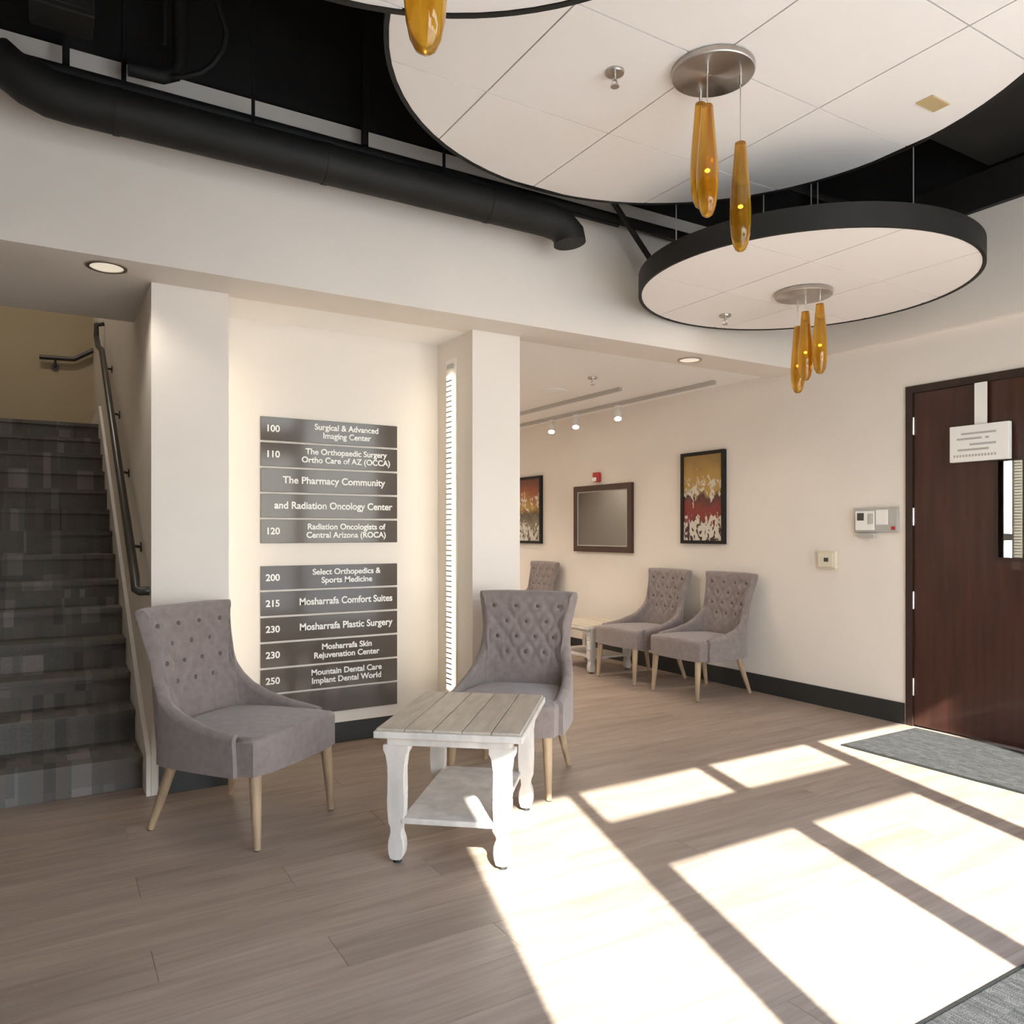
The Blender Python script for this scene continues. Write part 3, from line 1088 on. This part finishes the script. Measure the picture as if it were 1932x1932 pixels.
Z1, Z2, Z0 = CAMZ + 1.74, CAMZ + 1.33, CAMZ + 1.35
c1 = (1.229 * 1.74, 1.220 * 1.74)
c2 = (2.649 * 1.33, 2.125 * 1.33)
c0 = (.4975, 1.11)
cloud('large round white tiled ceiling cloud with three amber pendants', c1[0], c1[1], Z1, 1.194, 2.105 - c1[0], 2.088 - c1[1], .61, .06, [(-.9, .5), (.9, .5), (0, -1.0), (.5, -.8)])
cloud('smaller round ceiling cloud with thick black rim near the wall', c2[0], c2[1], Z2, .857, 2.422 * 1.33 - c2[0], 1.896 * 1.33 - c2[1], .567, .105, [(-.58, .35), (-.13, .14), (.09, .0), (.48, -.35), (.6, .35)])
cloud('round ceiling cloud cut off by the top edge of the photo', c0[0], c0[1], Z0, .82, .1, .15, .61, .06, [(-.6, .2), (.6, -.2), (0, -.6)])

# ------------------------------------------------------------------ amber pendants
PEND = [(r * 1.17, z) for r, z in [(.0002, 0), (.008, .001), (.016, .008), (.024, .028), (.030, .062), (.0335, .11), (.034, .155), (.032, .21), (.028, .27), (.023, .34), (.019, .40), (.0175, .418), (.012, .420)]]
def pendants(label, cc, z, spots, length=.42):
    t = thing('pendant_light', label, 'pendant light', (cc[0], cc[1], z))
    bm = bmesh.new()
    lathe(bm, [(.150, -.026), (.153, -.022), (.153, -.005), (.148, -.0045)], 48)
    obj('canopy', bm, 'brushed', t, smooth=True, angle=30)
    for x, y, zb in spots:
        k = length / .42
        zt = zb + length
        bm = bmesh.new()
        tube(bm, [(x - cc[0], y - cc[1], zt - z), (x - cc[0], y - cc[1], -.026)], .0022, 6)
        cdo = obj('cord', bm, 'cable', t)
        bm = bmesh.new()
        tube(bm, [(x - cc[0], y - cc[1], -.060), (x - cc[0], y - cc[1], -.026)], .006, 10)
        obj('cord_grip', bm, 'chrome', cdo, smooth=True)
        bm = bmesh.new()
        lathe(bm, [(r, zz * k) for r, zz in PEND], 20, capb=False)
        sh = obj('glass_shade', bm, 'amber', t, (x - cc[0], y - cc[1], zb - z), smooth=True)
        bm = bmesh.new()
        bmesh.ops.create_uvsphere(bm, u_segments=8, v_segments=6, radius=.008)
        obj('bulb', bm, 'bulb', sh, (0, 0, .17 * k))
pendants('cluster of three amber glass pendants on the large ceiling cloud', (2.145, 2.115), Z1,
         [(2.188, 2.225, 2.495), (2.075, 2.075, 2.386), (2.234, 2.063, 2.285)], .41)
pendants('cluster of three amber glass pendants on the smaller far cloud', (3.593, 2.860), Z2,
         [(3.700, 2.985, 2.030), (3.611, 2.862, 2.072), (3.622, 2.776, 2.096)], .385)
pendants('amber glass pendants at the top edge of the photo', (.54, 1.18), Z0,
         [(.571, 1.250, 2.07), (.47, 1.09, 2.12), (.58, 1.09, 2.13)], .41)

# sprinklers, tag, downlights, diffuser
def sprinkler(label, x, y, z):
    t = thing('sprinkler', label, 'sprinkler', (x, y, z), 0)
    bm = bmesh.new()
    lathe(bm, [(.034, -.012), (.036, -.008), (.036, 0)], 20)
    obj('escutcheon', bm, 'steel', t, smooth=True, angle=30)
    bm = bmesh.new()
    tube(bm, [(0, 0, -.012), (0, 0, -.035)], .007, 8)
    tube(bm, [(.007, 0, -.03), (.012, 0, -.045), (.004, 0, -.058)], .003, 6)
    tube(bm, [(-.007, 0, -.03), (-.012, 0, -.045), (-.004, 0, -.058)], .003, 6)
    lathe(bm, [(.017, -.060), (.017, -.057)], 12)
    obj('head', bm, 'steel', t)
sprinkler('fire sprinkler head on the large ceiling cloud', 1.84, 2.32, Z1)
sprinkler('fire sprinkler head on the smaller far ceiling cloud', 3.56, 3.41, Z2)
sprinkler('fire sprinkler head in the waiting area ceiling', 3.61, 4.826, 2.425)
tg = tag(obj('ceiling_tag', bbox(-.062, .062, -.036, .036, -.006, -.0002, .002, 1), 'brass_tag', loc=(3.078, 1.82, Z1)), 'tan rectangular tag stuck on the large ceiling cloud', 'tag')
tg.rotation_euler = (0, 0, 0)

def downlight(label, x, y, z, r, glow, energy, group=None, visible_col=(1, .92, .80)):
    t = thing('downlight', label, 'downlight', (x, y, z), 0, group)
    bm = bmesh.new()
    lathe(bm, [(r * .82, -.0005), (r * .82, -.006), (r, -.006), (r, -.0005)], 32, capb=False, capt=False)
    obj('trim_ring', bm, 'steel', t, smooth=True, angle=30)
    bm = bmesh.new()
    lathe(bm, [(r * .82, -.0022), (r * .82, -.0008)], 32)
    obj('lens', bm, glow, t)
    if energy:
        ld = D.lights.new('downlight_lamp', 'SPOT')
        ld.energy = energy
        ld.color = visible_col
        ld.spot_size = math.radians(140)
        ld.spot_blend = 0.7
        ld.shadow_soft_size = 0.06
        lo = D.objects.new('downlight_lamp', ld)
        C.objects.link(lo)
        lo.parent = t
        lo.location = (0, 0, -.03)
downlight('recessed downlight in the soffit before the stairs', .238, 3.868, ZS, .082, 'lamp_dim', 10)
downlight('recessed downlight in the bulkhead soffit over the waiting opening', 3.735, 3.90, ZS, .082, 'lamp_dim', 16)
for k, (x, y) in enumerate(((2.75, 5.6), (2.75, 7.2), (2.75, 8.8), (4.0, 8.9))):  # unseen lamps, added to brighten the waiting area
    downlight(['nearest added waiting room downlight hidden behind the pier', 'second added waiting room downlight hidden behind the pier', 'third added waiting room downlight hidden behind the pier',
               'added downlight at the far end of the picture wall'][k], x, y, 2.425, .085, 'lamp_glow', 70, 'added waiting room downlights')

downlight('added downlight in the stairwell ceiling above the landing', -.3, 7.2, 5.0, .11, 'lamp_glow', 60)  # unseen lamp, added to lift the dim stairs and landing wall
df = thing('air_diffuser', 'round white air diffuser in the waiting area ceiling', 'vent', (3.66, 5.44, 2.425))
bm = bmesh.new()
lathe(bm, [(.115, -.0005), (.115, -.010), (.085, -.020), (.06, -.014), (.03, -.024)], 28)
obj('cone', bm, 'white_plastic', df, smooth=True, angle=30)

# track lights
def track(label, p0, p1, heads):
    v = Vector(p1) - Vector(p0)
    L = v.length
    t = thing('track_light', label, 'track light', p0, math.atan2(v.y, v.x))
    obj('rail', bbox(0, L, -.017, .017, -.030, -.0005, .003, 1), 'grey_plastic', t)
    for s, on in heads:
        bm = bmesh.new()
        box(bm, s - .03, s + .03, -.012, .012, -.050, -.030)
        tube(bm, [(s, 0, -.05), (s, 0, -.085)], .006, 8)
        hd = obj('head', bm, 'white_plastic', t)
        bm = bmesh.new()
        d = Vector((-.40, .30, -.85)).normalized()
        c = Vector((s, 0, -.085))
        tube(bm, [c - d * .03, c - d * .02, c + d * .07, c + d * .085], [.022, .030, .034, .036], 16)
        cn = obj('can', bm, 'white_plastic', hd, smooth=True, angle=40)
        bm = bmesh.new()
        e = c + d * .0852
        tube(bm, [e, e + d * .001], .030, 16)
        obj('lens', bm, 'lamp_glow', cn)
        ld = D.lights.new('track_lamp', 'SPOT')
        ld.energy = 18
        ld.color = (1, .84, .62)
        ld.spot_size = math.radians(100)
        ld.spot_blend = 1.0
        ld.shadow_soft_size = .03
        lo = D.objects.new('track_lamp', ld)
        C.objects.link(lo)
        lo.parent = hd
        lo.location = e + d * .01
        lo.rotation_euler = d.to_track_quat('-Z', 'Y').to_euler()
track('ceiling light track without lamps, farther from the picture wall', (4.05, 5.03, 2.425), (4.05, 8.6, 2.425), [])
track('ceiling light track with white spot heads along the picture wall', (4.50, 4.42, 2.425), (4.50, 8.6, 2.425), [(1.21, 1), (1.87, 1), (2.3, 1), (3.4, 1)])

# ------------------------------------------------------------------ black ducts, pipes and beams
du = thing('air_duct', 'long round black air duct hung in front of the bulkhead', 'duct', (1.2, 3.50, 2.915))
R_ = .088
bm = bmesh.new()
pts = [(-1.36, 0, .11), (-1.31, 0, .06), (-1.25, 0, .03), (-1.18, 0, .005), (-1.1, 0, 0), (1.05, 0, 0), (1.12, -.005, -.004), (1.19, -.02, -.025), (1.23, -.035, -.07), (1.235, -.04, -.12)]
tube(bm, pts, [R_ * .8, R_ * .9, R_, R_, R_, R_, R_, R_, R_, R_], 28)
obj('duct_pipe', bm, 'black', du, smooth=True, angle=50)
for xx in (-.95, -.1, .75):
    bm = bmesh.new()
    tube(bm, [(xx - .012, 0, 0), (xx + .012, 0, 0)], R_ + .003, 28)
    obj('band', bm, 'black', du, smooth=True, angle=40)
for xx in (-.42, .5):
    bm = bmesh.new()
    tube(bm, [(xx, 0, R_), (xx, 0, 1.30)], .008, 6)
    obj('hanger', bm, 'black', du)

def pipe(name, label, cat, pts, r, m='black', n=10):
    p0 = Vector(pts[0])
    bm = bmesh.new()
    tube(bm, [Vector(p) - p0 for p in pts], r, n)
    o = obj(name, bm, m, loc=p0, smooth=True, angle=50)
    return tag(o, label, cat)
pipe('conduit', 'black conduit running above the round duct along the bulkhead', 'conduit', [(-1.5, 3.655, 3.095), (4.6, 3.655, 3.095)], .030)
pipe('conduit', 'thinner black conduit just over the round duct', 'conduit', [(0.2, 3.625, 3.045), (2.9, 3.625, 3.045)], .012)
pipe('sprinkler_pipe', 'thick black pipe dropping to a bend above the duct near the top edge', 'pipe', [(.495, 3.60, 4.24), (.495, 3.60, 3.235), (.478, 3.60, 3.185), (.43, 3.60, 3.16), (.30, 3.60, 3.155)], .030)
pipe('hanger_rod', 'black hanger rod above the left end of the duct', 'rod', [(.078, 3.655, 4.24), (.078, 3.655, 3.127)], .014)
pipe('hanger_rod', 'thin black hanger rod left of the thick pipe bend', 'rod', [(.288, 3.655, 4.24), (.288, 3.655, 3.127)], .010)
pipe('hanger_rod', 'black rod ending in mid air left of the thick pipe', 'rod', [(.425, 3.50, 4.24), (.425, 3.50, 3.241)], .010)
pipe('hanger_rod', 'black rod dropping beside the rim of the large cloud', 'rod', [(1.345, 3.655, 4.24), (1.345, 3.655, 3.127)], .018)
pipe('flex_cable', 'black flexible cable looping down to the thick pipe bend', 'cable', [(.60, 3.45, 4.24), (.585, 3.45, 3.6), (.625, 3.45, 3.45), (.661, 3.46, 3.345), (.650, 3.47, 3.28), (.61, 3.49, 3.21), (.57, 3.51, 3.175), (.50, 3.54, 3.15), (.46, 3.555, 3.145)], .011)
pipe('brace', 'black diagonal brace going down behind the smaller cloud', 'brace', [(2.74, 3.58, 3.24), (3.14, 3.58, 2.84)], .017)
pipe('sprinkler_pipe', 'black pipe over the smaller cloud with short drops', 'pipe', [(2.2, 3.3, 3.42), (4.6, 3.3, 3.42)], .024)
b1 = tag(obj('ceiling_beam', bbox(XL + .01, XR - .09, 1.35, 2.41, 3.33, 3.95, .01), 'black'), 'wide black rectangular duct crossing above the large cloud', 'duct')
b2 = tag(obj('ceiling_beam', bbox(-2.2, 2.2, 2.75, 3.05, 3.62, 3.98, .01), 'black'), 'black beam above the round duct at the top of the room', 'beam')
bx_ = thing('junction_box', 'black boxed drop hanging from the ceiling at top left', 'box', (.045, 3.30, 3.10))
obj('housing', bbox(-.09, .115, -.08, .08, 0, 1.149, .006), 'black', bx_)
obj('cover', bbox(-.075, .10, -.084, -.08, .02, .30, .002, 1), 'black', bx_)
